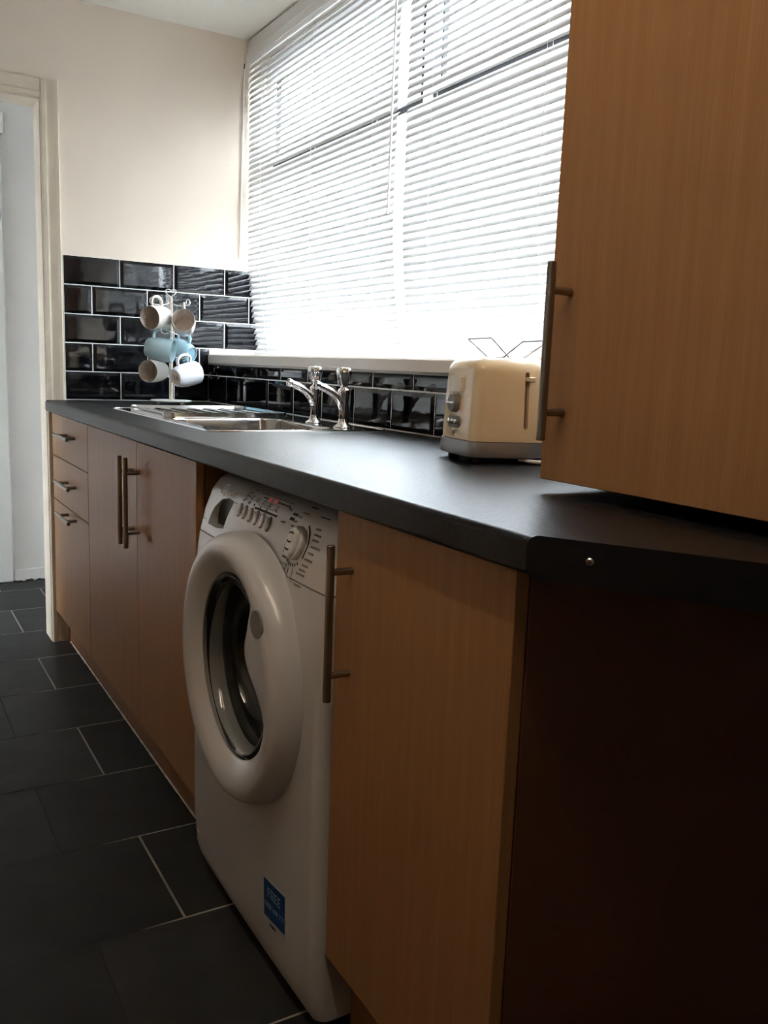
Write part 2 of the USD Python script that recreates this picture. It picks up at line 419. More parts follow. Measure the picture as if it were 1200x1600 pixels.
part(thing('ceiling_back_room', (-1.6, 3.95, 2.35), 'ceiling of the room beyond the doorway', kind='structure'), 'plaster', pbox(-3.3, YW + T - 0.001, 2.35, 0.0, YE + 0.1, 2.45), 'white_paint')
wl = thing('wall_back_room_window', (-3.2, 3.95, 0), 'outer wall of the room beyond the doorway', kind='structure')
part(wl, 'plaster', prism(sbox(3.4, 0, 4.5, 2.6).difference(sbox(3.53, 0.22, 4.37, 1.55)), -3.3, -3.2, 'yz'), 'white_paint')
part(thing('wall_back_room_front', (-2.6, YW, 0), 'near wall of the room beyond the doorway', kind='structure'), 'plaster', pbox(-3.3, YW, 0, XL - 0.1, YW + T, 2.6), 'white_paint')
# worn skirting with chipped lower edge
bs = thing('baseboard_back_room', (-0.36, YE, 0), 'white skirting board beyond the doorway, its paint chipped black along the bottom', kind='structure')
part(bs, 'board', cbox(-0.612, YE - 0.018, 0.0, -0.1, YE, 0.060, 0.004), 'old_gloss')
r2 = np.random.default_rng(3)
x = -0.61
while x < -0.14:
    w_ = r2.uniform(0.03, 0.09); hgt = r2.uniform(0.006, 0.02)
    top = [(x + w_ * t, hgt * (0.4 + 0.6 * r2.random())) for t in np.linspace(0, 1, 6)]
    part(bs, 'chip', prism(Polygon([(x, 0.0005), (x + w_, 0.0005)] + top[::-1]).buffer(0), YE - 0.0195, YE - 0.0175), 'dirt')
    x += w_ * r2.uniform(0.95, 1.5)

# doorway lining and architrave
d1 = thing('door_1', (-0.98, YW, 0), 'open doorway with cream gloss painted frame', kind='structure')
def arch_section(a, s):
    """moulded architrave section (x across, depth): from opening edge a, width 62 mm, side s"""
    pts = [(0, 0), (0, .014), (.004, .018), (.016, .019), (.020, .015), (.024, .015), (.046, .021), (.056, .023), (.061, .019), (.061, 0)]
    return Polygon([(a + s * u, YW - d) for u, d in pts])
part(d1, 'architrave', prism(arch_section(DX1, 1), 0.0, DH + 0.061, 'xy'), 'cream_gloss')
part(d1, 'architrave', prism(arch_section(DX0, -1), 0.0, DH + 0.061, 'xy'), 'cream_gloss')
hd = arch_section(0, 1); hv = np.array(hd.exterior.coords)[:-1]
hp = Polygon([(DH + p[0], p[1]) for p in hv])     # (z, y)
tt = trimesh.creation.extrude_polygon(hp, DX1 - DX0 + 0.0, engine='earcut'); v = np.array(tt.vertices)
part(d1, 'architrave', (np.stack([DX0 + v[:, 2], v[:, 1], v[:, 0]], 1), np.array(tt.faces)), 'cream_gloss')
part(d1, 'jamb', pbox(DX1 - 0.002, YW - 0.004, 0, DX1 + 0.002, YW + T + 0.004, DH), 'cream_gloss')
part(d1, 'jamb', pbox(DX0 - 0.002, YW - 0.004, 0, DX0 + 0.022, YW + T + 0.004, DH), 'cream_gloss')
part(d1, 'jamb_head', pbox(DX0 + 0.022, YW - 0.004, DH - 0.006, DX1 - 0.002, YW + T + 0.004, DH), 'cream_gloss')

# window: frame, mullions, top lights with dark gaskets, panes, board
w1 = thing('window_1', (XW, 2.2, SILL), 'wide white framed kitchen window behind slatted blinds', kind='structure')
ZB, ZT = SILL + 0.005, 2.235
FY0, FY1 = YR, YW
MUL = [2.235, 1.55]                 # mullions
TRA = 1.785                          # transom
def bar(n, y0, y1, z0, z1, x0=XW, x1=XW + 0.06, c=0.004, m='upvc'):
    return part(w1, n, cbox(x0, y0, z0, x1, y1, z1, c), m)
bar('frame', FY0, FY1, ZB, ZB + 0.055); bar('frame', FY0, FY1, ZT - 0.06, ZT)
bar('frame', FY0, FY0 + 0.055, ZB + 0.055, ZT - 0.06); bar('frame', FY1 - 0.055, FY1, ZB + 0.055, ZT - 0.06)
for m_ in MUL: bar('mullion', m_ - 0.03, m_ + 0.03, ZB + 0.055, ZT - 0.06)
ed = [FY0 + 0.055] + sorted([m_ + s * 0.03 for m_ in MUL for s in (-1, 1)]) + [FY1 - 0.055]
for a, b in zip(ed[0::2], ed[1::2]):
    bar('transom', a, b, TRA - 0.03, TRA + 0.03)
    # opening top light: sash, gasket, pane
    za, zb = TRA + 0.03, ZT - 0.06
    s_ = 0.042
    fr = sbox(a + .006, za + .014, b - .006, zb - .006).difference(sbox(a + s_, za + s_, b - s_, zb - s_))
    part(w1, 'sash', prism(fr, XW - 0.012, XW + 0.045, 'yz'), 'upvc')
    gk = sbox(a, za, b, zb).difference(sbox(a + .006, za + .014, b - .006, zb - .006))
    part(w1, 'gasket', prism(gk, XW - 0.0005, XW + 0.02, 'yz'), 'rubber')
    gk = sbox(a + s_, za + s_, b - s_, zb - s_).difference(sbox(a + s_ + .005, za + s_ + .005, b - s_ - .005, zb - s_ - .005))
    part(w1, 'gasket', prism(gk, XW - 0.006, XW + 0.01, 'yz'), 'rubber')
    part(w1, 'pane', pbox(XW + 0.018, a + s_, za + s_, XW + 0.022, b - s_, zb - s_), 'pane_glass')
    part(w1, 'pane', pbox(XW + 0.028, a, ZB + 0.055, XW + 0.032, b, TRA - 0.03), 'pane_glass')
w1b = thing('trim_2', (0.1, 2.2, SILL - 0.036), 'thick cream painted window board above the tiles', kind='structure')
part(w1b, 'board', cbox(-0.022, YR, SILL - 0.036, XW + 0.01, 3.347, SILL, 0.004), 'sill_paint')
part(w1b, 'board', cbox(0.0, 3.346, SILL - 0.036, XW + 0.01, YW - 0.004, SILL, 0.003), 'sill_paint')
w2 = thing('window_2', (-3.25, 3.96, 0.22), 'low plain window of the room beyond the doorway', kind='structure')
part(w2, 'pane', pbox(-3.252, 3.53, 0.22, -3.248, 4.37, 1.55), 'pane_glass')
part(w2, 'frame', prism(sbox(3.53, 0.22, 4.37, 1.55).difference(sbox(3.58, 0.27, 4.32, 1.50)), -3.28, -3.22, 'yz'), 'upvc')
single('ground', pbox(-14, -12, -0.4, 14, 16, -0.13), 'ground_concrete', 'pale concrete yard outside the window', kind='structure')

# ------------------------------------------------------------------ blinds
SP, SW, TILT, CROWN = 0.0213, 0.025, math.radians(63.5), 0.0024
def slat_mesh(y0, y1, xc, zc, tilt):
    t = np.linspace(-0.5, 0.5, 7)
    s = t * SW; h = CROWN * (1 - (2 * t) ** 2)
    # local: s runs from the room edge (low) to the window edge (high); h to the upper, room side
    cx, cz = math.cos(tilt), math.sin(tilt)
    X = xc + s * cx - h * cz; Z = zc + s * cz + h * cx
    V = np.array([(X[i], y, Z[i]) for y in (y0, y1) for i in range(7)])
    # rounded slat ends
    F = [[i, i + 1, 8 + i, 7 + i] for i in range(6)]
    return V, np.array(F)
def blind(y0, y1, wand_y, ladders, label, wand_len, wand_x):
    xt = 0.152
    b = thing('venetian_blind', (xt, (y0 + y1) / 2, SILL), label, 'blind')
    rail = rrect(xt - 0.014, 2.196, xt + 0.014, 2.2275, 0.003, 2)
    part(b, 'headrail', prism(rail, y0, y1), 'blind_rail')
    zt, zb = 2.180, SILL + 0.034
    n = int(round((zt - zb) / SP)) + 1
    def xo(z):
        k = max(0.0, (1.50 - z) / 0.40)
        return xt + 0.006 + 0.045 * k ** 1.6
    rr = np.random.default_rng(int(y0 * 100))
    for i in range(n):
        z = zt - i * (zt - zb) / (n - 1)
        part(b, 'slat', slat_mesh(y0, y1, xo(z), z + rr.normal(0, 0.0004), TILT + rr.normal(0, 0.02) - (0.24 if y1 < 2.3 and 1.762 < z < 1.806 else 0)), 'slat_white', smooth=True)
    xb = xo(zb) + 0.001
    part(b, 'bottom_rail', prism(rrect(xb - 0.011, SILL + 0.0015, xb + 0.011, SILL + 0.0155, 0.003, 2), y0, y1), 'blind_rail')
    for ly in ladders:
        for s in (-1, 1):
            zs = np.linspace(2.196, SILL + 0.015, 24)
            P = [(xo(z) + s * 0.0078, ly, z) for z in zs]
            part(b, 'ladder_cord', tube(P, 0.0007, 5), 'cord_white')
    P = [(xt - 0.020, wand_y, 2.19), (xt - 0.022, wand_y, 2.17), (wand_x, wand_y, 2.19 - wand_len)]
    part(b, 'wand', tube(catmull(P[1:], 4), 0.0036, 8), 'wand_clear', smooth=50)
    part(b, 'wand_hook', tube([P[0], P[1]], 0.002, 6), 'steel_wire')
    return b
blind(2.262, YW - 0.006, 3.384, [3.26, 2.82, 2.40], 'closed white venetian blind on the window beside the end wall', 0.72, 0.120)
blind(YR + 0.01, 2.212, 2.248, [2.08, 1.62, 1.15], 'white venetian blind behind the toaster, half hidden by the wall cupboard', 0.69, 0.125)

# ------------------------------------------------------------------ worktop
WX, WZ0, WZ1 = -0.622, 0.872, 0.910
prof = [(-0.012, WZ0), (WX + .004, WZ0)] + [(WX + .004 - .004 * math.sin(a), WZ0 + .004 - .004 * math.cos(a)) for a in np.linspace(0.3, 1.57, 4)]
prof += [(WX + .009 - .009 * math.cos(a), WZ1 - .009 + .009 * math.sin(a)) for a in np.linspace(0, 1.57, 7)] + [(-0.012, WZ1)]
slab = mani(prism(Polygon(prof), -0.45, 3.388))
CUT0, CUT1 = np.array([-0.6180, 0.6580]), np.array([-0.5039, 0.4783])
cd = (CUT1 - CUT0) / np.linalg.norm(CUT1 - CUT0); cn = np.array([cd[1], -cd[0]])     # outwards, towards the viewer
A, B = CUT0 - cd * 0.3, CUT0 + cd * 3.0
cut = prism(Polygon([A, B, B + cn * 3, A + cn * 3]), 0.5, 1.5, 'xy')
slab = slab - mani(cut)
SX0, SX1, SY0, SY1 = -0.503, -0.028, 1.935, 2.868       # sink outline
slab = slab - mani(prism(rrect(SX0 + .012, SY0 + .012, SX1 - .012, SY1 - .012, 0.02), 0.8, 1.0, 'xy'))
slab = slab - mani(pbox(-0.640, 3.36, 0.8, -0.541, 3.5, 1.0))    # notch round the door frame
wt = thing('worktop', (-0.3, 1.9, WZ0), 'long black textured laminate worktop with rolled front edge', 'worktop')
part(wt, 'slab', slab, 'laminate_black', smooth=35)
L_ = 1.112
def strip_map(v):   # (s along the cut, depth outwards, z)
    return np.stack([CUT0[0] + cd[0] * v[:, 0] + cn[0] * v[:, 1], CUT0[1] + cd[1] * v[:, 0] + cn[1] * v[:, 1], v[:, 2]], 1)
sp = rrect(-0.005, WZ0 - 0.003, L_, WZ1 + 0.003, 0.012)
t_ = trimesh.creation.extrude_polygon(sp, 0.0035, engine='earcut'); v = np.array(t_.vertices)
es = part(wt, 'edge_strip', (strip_map(np.stack([v[:, 0], v[:, 2], v[:, 1]], 1)), np.array(t_.faces)[:, ::-1]), 'strip_black', label='black end strip screwed over the cut end')
for s in (0.058, 0.55, 1.0):
    hd_ = lathe([(0, 0.0052), (0.0030, 0.0052), (0.0042, 0.0040), (0.0042, 0.0030)], 18, (0, 0, 0), (0, 1, 0), up=(0, 0, 1))
    cr_ = join(pbox(-0.0026, 0.0050, -0.0006, 0.0026, 0.0055, 0.0006), pbox(-0.0006, 0.0050, -0.0026, 0.0006, 0.0055, 0.0026))
    a = strip_map(hd_[0] + np.array([s, 0, 0.8935])); b = strip_map(cr_[0] + np.array([s, 0, 0.8935]))
    scr = part(es, 'screw', (a, hd_[1]), 'steel', label='small steel cross-head screw')
    part(scr, 'recess', (b, cr_[1]), 'dark_plastic') if False else None
    part(wt, 'screw_recess', (b, cr_[1]), 'dark_plastic')

# ------------------------------------------------------------------ base cabinets
FX, FT = -0.600, 0.018          # door faces, thickness
def bar_handle(cab, on, p, L, axis, out=0.035, r=0.006, stand=0.075):
    """bar handle on the face x = p[0]; axis 'y' or 'z'"""
    c = np.array(p) + [-out, 0, 0]; d = np.array([0, 1, 0]) if axis == 'y' else np.array([0, 0, 1])
    h = part(on, 'handle', rod(c - d * L / 2, c + d * L / 2, r, 18), 'steel_dull', smooth=40, label='brushed steel bar handle')
    for s in (-1, 1):
        q = c + d * s * stand
        part(h if on.count('/') == 2 else on, 'handle_post', rod(q, q + [out - 0.0003, 0, 0], 0.005, 14), 'steel_dull', smooth=40)
    return h
def carcass(c, y0, y1, zb=0.125, top=WZ0 - 0.002, back=-0.03, end=None):
    x0 = FX + FT + 0.002
    bx = join(pbox(x0, y0, zb, back, y0 + 0.018, top), pbox(x0, y1 - 0.018, zb, back, y1, top), pbox(x0, y0 + .018, zb, back, y1 - .018, zb + .018),
              pbox(back - .006, y0 + .018, zb + .018, back, y1 - .018, top), pbox(x0, y0 + .018, top - .018, x0 + .09, y1 - .018, top))
    part(c, 'carcass', bx, 'oak_edge')
# drawers
c1 = thing('drawer_cabinet', (-0.3, 3.068, 0.0), 'oak-effect base unit of three drawers beside the doorway', 'cabinet')
carcass(c1, 2.775, 3.362)
zs = [0.126, 0.5555, 0.7145, WZ0 - 0.006]
hz = [0.535, 0.645, 0.805]
for i in range(3):
    d = part(c1, 'drawer', cbox(FX, 2.7775, zs[i] + 0.0015, FX + FT, 3.3595, zs[i + 1] - 0.0015, 0.001), 'oak')
    bar_handle(c1, d, (FX, 3.022, hz[i]), 0.226, 'y', stand=0.064)
# sink unit
c2 = thing('sink_cabinet', (-0.3, 2.26, 0.0), 'wide oak-effect sink unit with two doors and paired upright handles', 'cabinet')
carcass(c2, 1.742, 2.773, top=0.70)
for a in (1.742, 2.755): part(c2, 'side_panel', pbox(FX + .02, a, 0.7005, -0.03, a + .018, WZ0 - .002), 'oak_edge')
for a, b, hy in ((1.7425, 2.2055, 2.181), (2.2075, 2.7725, 2.238)):
    d = part(c2, 'door', cbox(FX, a + .001, 0.1275, FX + FT, b - .001, WZ0 - 0.0075, 0.001), 'oak')
    bar_handle(c2, d, (FX, hy, 0.7135), 0.227, 'z')
# end unit
c3 = thing('end_cabinet', (-0.3, 0.905, 0.0), 'single door oak-effect base unit at the near end of the counter', 'cabinet')
carcass(c3, 0.7185, 1.1085, zb=0.158)
d = part(c3, 'door', cbox(FX, 0.7015, 0.1575, FX + FT, 1.1090, WZ0 - 0.0065, 0.001), 'oak')
bar_handle(c3, d, (FX, 1.060, 0.7115), 0.227, 'z')
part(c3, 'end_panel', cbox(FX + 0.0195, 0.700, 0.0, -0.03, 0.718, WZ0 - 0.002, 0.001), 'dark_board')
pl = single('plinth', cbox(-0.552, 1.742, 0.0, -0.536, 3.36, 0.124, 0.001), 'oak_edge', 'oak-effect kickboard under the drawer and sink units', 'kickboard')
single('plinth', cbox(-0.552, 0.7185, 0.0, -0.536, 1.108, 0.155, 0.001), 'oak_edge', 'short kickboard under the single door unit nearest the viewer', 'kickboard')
# crumbly line of sealant at the foot of the kickboard
r3 = np.random.default_rng(11)
ysl = np.linspace(1.76, 3.35, 90)
part('/World/plinth', 'sealant_bead', tube(np.stack([-0.5535 + 0 * ysl, ysl, 0.0016 + 0 * ysl], 1), 0.0016 + 0.0016 * r3.random(90), 6), 'tile_grout', label='ragged pale sealant line at the floor')

# the run of units across the aisle (outside the picture; the glossy doors mirror it)
OXF = -1.56
ot = thing('base_cabinet', (-1.78, 1.2, 0.0), 'row of oak-effect base units across the aisle', 'cabinet')
part(ot, 'carcass', pbox(XL + .002, -0.9, 0.12, OXF - .02, 3.0, .868), 'oak_edge')
part(ot, 'plinth', pbox(XL + .002, -0.9, 0.0, OXF - .07, 3.0, .119), 'oak_edge')
for i in range(6): part(ot, 'door', cbox(OXF - .018, -0.895 + i * .65, .127, OXF, -0.255 + i * .65 - .003, .862, .001), 'oak')
single('aisle_worktop', cbox(XL + .002, -0.91, .870, OXF + .02, 3.01, .908, .004), 'laminate_black', 'black laminate worktop on the units across the aisle', 'worktop')

# ------------------------------------------------------------------ wall unit
UX = -0.385
c4 = thing('wall_cabinet', (-0.19, 0.68, 0.9275), 'tall oak-effect wall cupboard hanging just above the worktop', 'cabinet')
part(c4, 'carcass', cbox(UX + 0.0195, 0.300, 0.9275, -0.012, 0.925, 2.13, 0.001), 'oak_edge')
d = part(c4, 'door', cbox(UX, 0.302, 0.9275, UX + 0.018, 0.927, 2.13, 0.001), 'oak')
h = part(d, 'handle', rod((UX - .035, 0.889, 0.983), (UX - .035, 0.889, 1.210), 0.006, 20), 'steel_dull', smooth=40, label='brushed steel bar handle')
for z in (1.0195, 1.1745):
    part(d, 'handle_post', rod((UX - .035, 0.889, z), (UX - .0003, 0.889, z), 0.005, 14), 'steel_dull', smooth=40)

# ------------------------------------------------------------------ sink and taps
sk = thing('kitchen_sink', ((SX0 + SX1) / 2, (SY0 + SY1) / 2, 0.74), 'stainless steel inset sink with single bowl and ribbed drainer', 'sink')
ZR = WZ1 + 0.0022
rim = mani(prism(rrect(SX0, SY0, SX1, SY1, 0.03), WZ1 + 0.0001, ZR, 'xy'))
BX0, BX1, BY0, BY1 = -0.468, -0.150, 1.985, 2.385
DX_0, DX_1, DY0, DY1 = -0.462, -0.080, 2.432, 2.832
rim = rim - mani(prism(rrect(BX0, BY0, BX1, BY1, 0.05), 0.8, 1.0, 'xy')) - mani(prism(rrect(DX_0, DY0, DX_1, DY1, 0.03), 0.8, 1.0, 'xy'))
part(sk, 'rim', rim, 'steel_sink')
lip = [np.array([(x, y, z) for x, y in np.array(rrect(SX0 - d_, SY0 - d_, SX1 + d_, SY1 + d_, 0.03 + d_).exterior.coords)[:-1]]) for d_, z in ((-.001, ZR), (0.0, ZR + .0016), (0.0025, ZR + .0012), (0.0032, WZ1 + .0003))]
part(sk, 'rim_bead', ring_loft(lip, False, False), 'steel_sink', smooth=60)
def well(x0, y0, x1, y1, r, depth, taper):
    rr_ = []
    for t, z in ((-.0006, ZR), (0.004, ZR - .006), (taper * .5, ZR - depth * .5), (taper, ZR - depth + .02), (taper + .012, ZR - depth + .004), (taper + .03, ZR - depth)):
        rr_.append(np.array([(x, y, z) for x, y in np.array(rrect(x0 + t, y0 + t, x1 - t, y1 - t, max(r - t * .5, .012)).exterior.coords)[:-1]]))
    v, f = ring_loft(rr_, False, True); return v, f[:, ::-1]
part(sk, 'bowl', well(BX0, BY0, BX1, BY1, 0.05, 0.155, 0.018), 'steel_sink', smooth=50)
dr_ = part(sk, 'drainer', well(DX_0, DY0, DX_1, DY1, 0.03, 0.0085, 0.002), 'steel_sink', smooth=30)
for i in range(7):
    x = -0.430 + i * 0.0535
    P = catmull([(x, 2.446, ZR - .0075), (x, 2.452, ZR - .002), (x, 2.466, ZR + .0005), (x, 2.62, ZR + .0), (x, 2.80, ZR - .002), (x, 2.815, ZR - .0075)], 4)
    part(dr_, 'drainer_rib', tube(P, 0.0070, 12, sx=1.3), 'steel_sink', smooth=60)
part(sk, 'waste', lathe([(0, .003), (.02, .003), (.03, .004), (.034, .002), (.035, 0)], 24, (-.31, 2.185, ZR - .1555)), 'chrome', smooth=40)

def tap(name, loc, label, cat):
    t = thing(name, loc, label, cat, 'chrome pillar taps')
    L = dict(local=True)
    part(t, 'flange', lathe([(0.0, 0.0), (.0255, 0), (.026, .002), (.0225, .0045), (.0165, .008), (.0135, .014), (.0125, .022)], 32), 'chrome', smooth=50, **L)
    part(t, 'body', lathe([(.0118, .015), (.0112, .035), (.0118, .055), (.0135, .075), (.0155, .088), (.0152, .096), (.0115, .100), (.0085, .101), (.0085, .108), (0, .108)], 32), 'chrome', smooth=40, **L)
    P = catmull([(0.0, 0, .030), (-.002, 0, .048), (-.010, 0, .066), (-.026, 0, .084), (-.048, 0, .097), (-.073, 0, .107)], 6)
    r = np.interp(np.linspace(0, 1, len(P)), [0, .3, 1], [.0105, .0112, .0092])
    sp_ = part(t, 'spout', tube(P, r, 20), 'chrome', smooth=50, **L)
    e = P[-1]; dd = P[-1] - P[-2]; dd /= np.linalg.norm(dd)
    part(sp_, 'nozzle', lathe([(.0092, -.002), (.0104, 0), (.0106, .006), (.0100, .009), (.0086, .009), (.0080, .004), (0, .004)], 24, e, dd), 'chrome', smooth=40, **L)
    part(t, 'head', lathe([(0, .104), (.0090, .104), (.0115, .109), (.0162, .122), (.0195, .138), (.0202, .146), (.0190, .1500), (.0160, .1530), (0, .1545)], 48, (0, 0, 0), (0, 0, 1),
         mod=lambda a: 1.0 + 0.075 * np.cos(5 * a)), 'chrome', smooth=38, **L)
    return t
t0 = tap('sink_tap', (-0.110, 2.035, ZR), 'chrome pillar tap on the right, nearer the toaster', 'tap')
t1 = '/World/' + numbered('/World', 'sink_tap')
x1 = UsdGeom.Xform.Define(stage, t1); x1.AddTranslateOp().Set(Gf.Vec3d(-0.110, 2.205, ZR))
x1.GetPrim().GetReferences().AddInternalReference(Sdf.Path(t0)); x1.GetPrim().SetInstanceable(True)
tag(x1.GetPrim(), 'chrome pillar tap on the left, nearer the mug tree', 'tap', 'chrome pillar taps')

# ------------------------------------------------------------------ washing machine
WY0, WY1 = 1.113, 1.707
fz = np.array([.030, .060, .14, .44, .66, .727, .779, .818, .838, .848, .852]); fx = np.array([-.606, -.614, -.619, -.621, -.618, -.611, -.598, -.583, -.566, -.548, -.530])
def front(z): return np.interp(z, fz, fx)
def bulge(y): return -0.004 * (1 - ((y - (WY0 + WY1) / 2) / ((WY1 - WY0) / 2)) ** 2)
def washer_ring(z, inset=0.0, back=-0.06):
    r, xf = 0.022, front(z)
    ys = np.linspace(WY0 + r, WY1 - r, 13)
    pts = [(back, WY0 + inset), (back, WY1 - inset)]
    pts += [(xf + r - r * math.sin(a) , WY1 - r + r * math.cos(a) - inset) for a in np.linspace(0, math.pi / 2, 7)[:-1]]
    pts += [(xf + bulge(y) - bulge(WY0 + r), y) for y in ys[::-1]]
    pts += [(xf + r - r * math.cos(a), WY0 + r - r * math.sin(a) + inset) for a in np.linspace(0, math.pi / 2, 7)[1:]]
    return np.array([(x, y, z) for x, y in pts])
YC, ZC, RD = 1.405, 0.541, 0.2386
wm = thing('washing_machine', (-0.34, 1.41, 0.0), 'white front-loading washing machine with large round door under the worktop', 'washing machine')
def surf(y, z, e=0.0): return front(z) + bulge(y) - bulge(WY0 + .022) - e
zl = np.r_[.030, .036, .06, .10, .14, np.linspace(.2, .70, 14), .7325]
body = mani(ring_loft([washer_ring(z, 0.003 if z == .030 else 0) for z in zl]))
drumcut = mani(lathe([(0, -.70), (.172, -.70), (.172, -.25), (0, -.25)], 64, (0, YC, ZC), (1, 0, 0)))
part(wm, 'body', body - drumcut, 'appliance_white', smooth=30)
zf = np.r_[.7352, .7370, np.linspace(.745, .852, 22)]
fas = mani(ring_loft([washer_ring(z) for z in zf])) - drumcut
# ring recess round the top of the door
fas = fas - mani(lathe([(0, -.70), (RD + .006, -.70), (RD + .006, -.608), (0, -.608)], 96, (0, YC, ZC), (1, 0, 0)))
# dispenser pull: quarter-round pocket
pk = Polygon([(1.553, .8105), (1.585, .812), (1.615, .806), (1.640, .788), (1.651, .766), (1.652, .752), (1.600, .752), (1.566, .757)])
fas = fas - mani(prism(pk, -.70, -.565, 'yz'))
cp = part(wm, 'control_panel', fas, 'fascia_white', smooth=30)
part(cp, 'dispenser_pull', prism(pk.buffer(-.0005), -.5855, -.566, 'yz'), 'dark_plastic', label='dark recess of the detergent drawer')
def on_front(v2, e=0.0004, thick=0.0006):
    """(y, z) mesh laid on the curved front; v2 rows (y, z, h)"""
    return np.stack([surf(v2[:, 1 - 1], v2[:, 1], e) - v2[:, 2] * thick, v2[:, 0], v2[:, 1]], 1)
def flat(poly, e=0.0003, th=0.0006):
    t = trimesh.creation.extrude_polygon(poly, 1.0, engine='earcut')
    m_ = trimesh.Trimesh(*trimesh.remesh.subdivide_to_size(t.vertices, t.faces, 0.02)) if max(poly.bounds[3] - poly.bounds[1], 0) > 0.03 and False else t
    v = np.array(m_.vertices); return on_front(v, e, th), np.array(m_.faces)
def bars(items, e=0.0003, th=0.0005):
    return join(*[flat(Polygon(p), e, th) for p in items])
def rct(y, z, w, h, ang=0.0):
    c, s = math.cos(ang), math.sin(ang)
    return [(y + c * a - s * b, z + s * a + c * b) for a, b in ((-w / 2, -h / 2), (w / 2, -h / 2), (w / 2, h / 2), (-w / 2, h / 2))]
def text_on(txt, y, z, h, bold=False, e=0.0003, th=0.0005):
    t = meshkit.text_mesh(txt, h, 0.0005, bold)
    v, f = trimesh.remesh.subdivide_to_size(t.vertices, t.faces, 0.0035)      # fine enough to follow the curve
    return on_front(np.stack([y - v[:, 0], z + v[:, 1], v[:, 2] * 2000], 1), e, th), np.array(f)
# drawer joint
part(cp, 'drawer_joint', bars([rct(1.5475, .777, .0012, .085), rct(1.678, .759, .026, .001)]), 'gasket_grey')
# maker's lettering: large C, small capitals
def stroke(pts, w):
    return LineString(pts).buffer(w, cap_style=2, join_style=2, mitre_limit=2)
aC = np.radians(np.linspace(42, 318, 24))
glyphs = [stroke([(12 + 11 * math.cos(a), 9 + 9.5 * math.sin(a)) for a in aC], 2.0)]
A_ = stroke([(0, 0), (5.5, 10.5), (11, 0)], 1.2).union(stroke([(2.4, 3.4), (8.6, 3.4)], 1.0))
N_ = stroke([(1, 0), (1, 11), (10, 0), (10, 11)], 1.2)
D_p = stroke([(1, 0), (1, 10.4), (5.5, 10.4), (9, 8.2), (10, 5.5), (9, 2.8), (5.5, .6), (0, .6)], 1.2)
Y_ = stroke([(0, 11), (5.5, 5), (11, 11)], 1.2).union(stroke([(5.5, 5.6), (5.5, 0)], 1.2))
from shapely import affinity
for k_, g_l in enumerate((A_, N_, D_p, Y_)): glyphs.append(affinity.translate(g_l, 25 + k_ * 14, 0))
gm = []
for g_l in glyphs:
    t = trimesh.creation.extrude_polygon(g_l, 0.5, engine='earcut')
    v, f = trimesh.remesh.subdivide_to_size(t.vertices, t.faces, 3.5)
    gm.append((on_front(np.stack([1.6365 - v[:, 0] * .001, .8135 + v[:, 1] * .001, v[:, 2] * 2], 1), .0005, .0005), f))
part(cp, 'lettering', join(*gm), 'print_white', label='CANDY in white capitals')
# display: dark tinted strip, brackets, rows of dashes, two lit
rows = [rct(1.440 - i * .0105, .8335, .0080, .0022) for i in range(11) if i not in (2, 3, 4, 5)]
rows += [rct(1.448 - i * .0100, .8145, .0080, .0034) for i in range(10)]
part(cp, 'display_marks', bars(rows), 'print_dark')
fine = [rct(1.462 - i * .0155, .8385, .009, .0016) for i in range(9)] + [rct(1.440 - i * .0125, .8205, .0065, .0014) for i in range(7)] + [rct(1.415, .8075, .070, .0012)]
fine += [rct(1.505, .8335, .018, .0022), rct(1.503, .8275, .014, .0022), rct(1.507, .8215, .009, .0022), rct(1.492, .8395, .012, .0016)]
part(cp, 'display_print', bars(fine), 'print_pale')
part(cp, 'display_bracket', bars([rct(1.478, .8275, .0012, .022, .25), rct(1.4815, .8175, .006, .0012)]), 'print_white')
part(cp, 'display_bracket', bars([rct(1.3205, .8205, .0016, .022), rct(1.3275, .8310, .012, .0014), rct(1.3275, .8100, .012, .0014)]), 'print_dark')
part(cp, 'display_print', bars([rct(1.298, .8265, .018, .0036), rct(1.2985, .8195, .016, .0040)]), 'print_dark')
for yy in (1.4185, 1.3945):
    part(cp, 'lit_digit', join(text_on('8', yy, .8305, .0068)), 'led_red', label='red lit digit of the display')
# six option buttons with marks
by = [1.5135, 1.488, 1.4605, 1.432, 1.4035, 1.374]; bz = [.801, .8005, .800, .7995, .799, .798]
def pill(y, z, w, h, d):
    P = rrect(y - w / 2, z - h / 2, y + w / 2, z + h / 2, w * .49, 5)
    rings = []
    for k, dep in ((0.0, -.002), (0.0, d * .6), (.0012, d * .9), (.003, d)):
        rg = np.array(P.buffer(-k, join_style=1).exterior.coords)[:-1] if k == 0 else None
        c_ = np.array(P.exterior.coords)[:-1]; ctr = np.array([y, z])
        q = ctr + (c_ - ctr) * np.array([(w / 2 - k) / (w / 2), (h / 2 - k) / (h / 2)])
        rings.append(np.array([(surf(a, b, dep), a, b) for a, b in q]))
    return ring_loft(rings)
for i, (y_, z_) in enumerate(zip(by, bz)):
    part(cp, 'button_rim', flat(rrect(y_ - .0072, z_ - .0128, y_ + .0072, z_ + .0128, .007), .0001, .0004), 'gasket_grey')
    part(cp, 'button', pill(y_, z_, .0118, .0225, .0042), 'button_grey' if i == 5 else 'appliance_white', smooth=50, label='dark grey start button' if i == 5 else None)
marks, mk2 = [], []
for i, (y_, z_) in enumerate(zip(by, bz)):
    if i < 5: marks.append(rct(y_ - .001, z_ + .0180, .0042, .0036))
    mk2 += [rct(y_ - .002, z_ + .0250, .0095, .0020), rct(y_ - .003, z_ + .0290, .0085, .0020)]
part(cp, 'button_print', bars(marks), 'print_dark'); part(cp, 'button_print', bars(mk2), 'print_pale')
part(cp, 'button_print', bars([rct(1.541, .809, .013, .0014)]), 'print_pale')
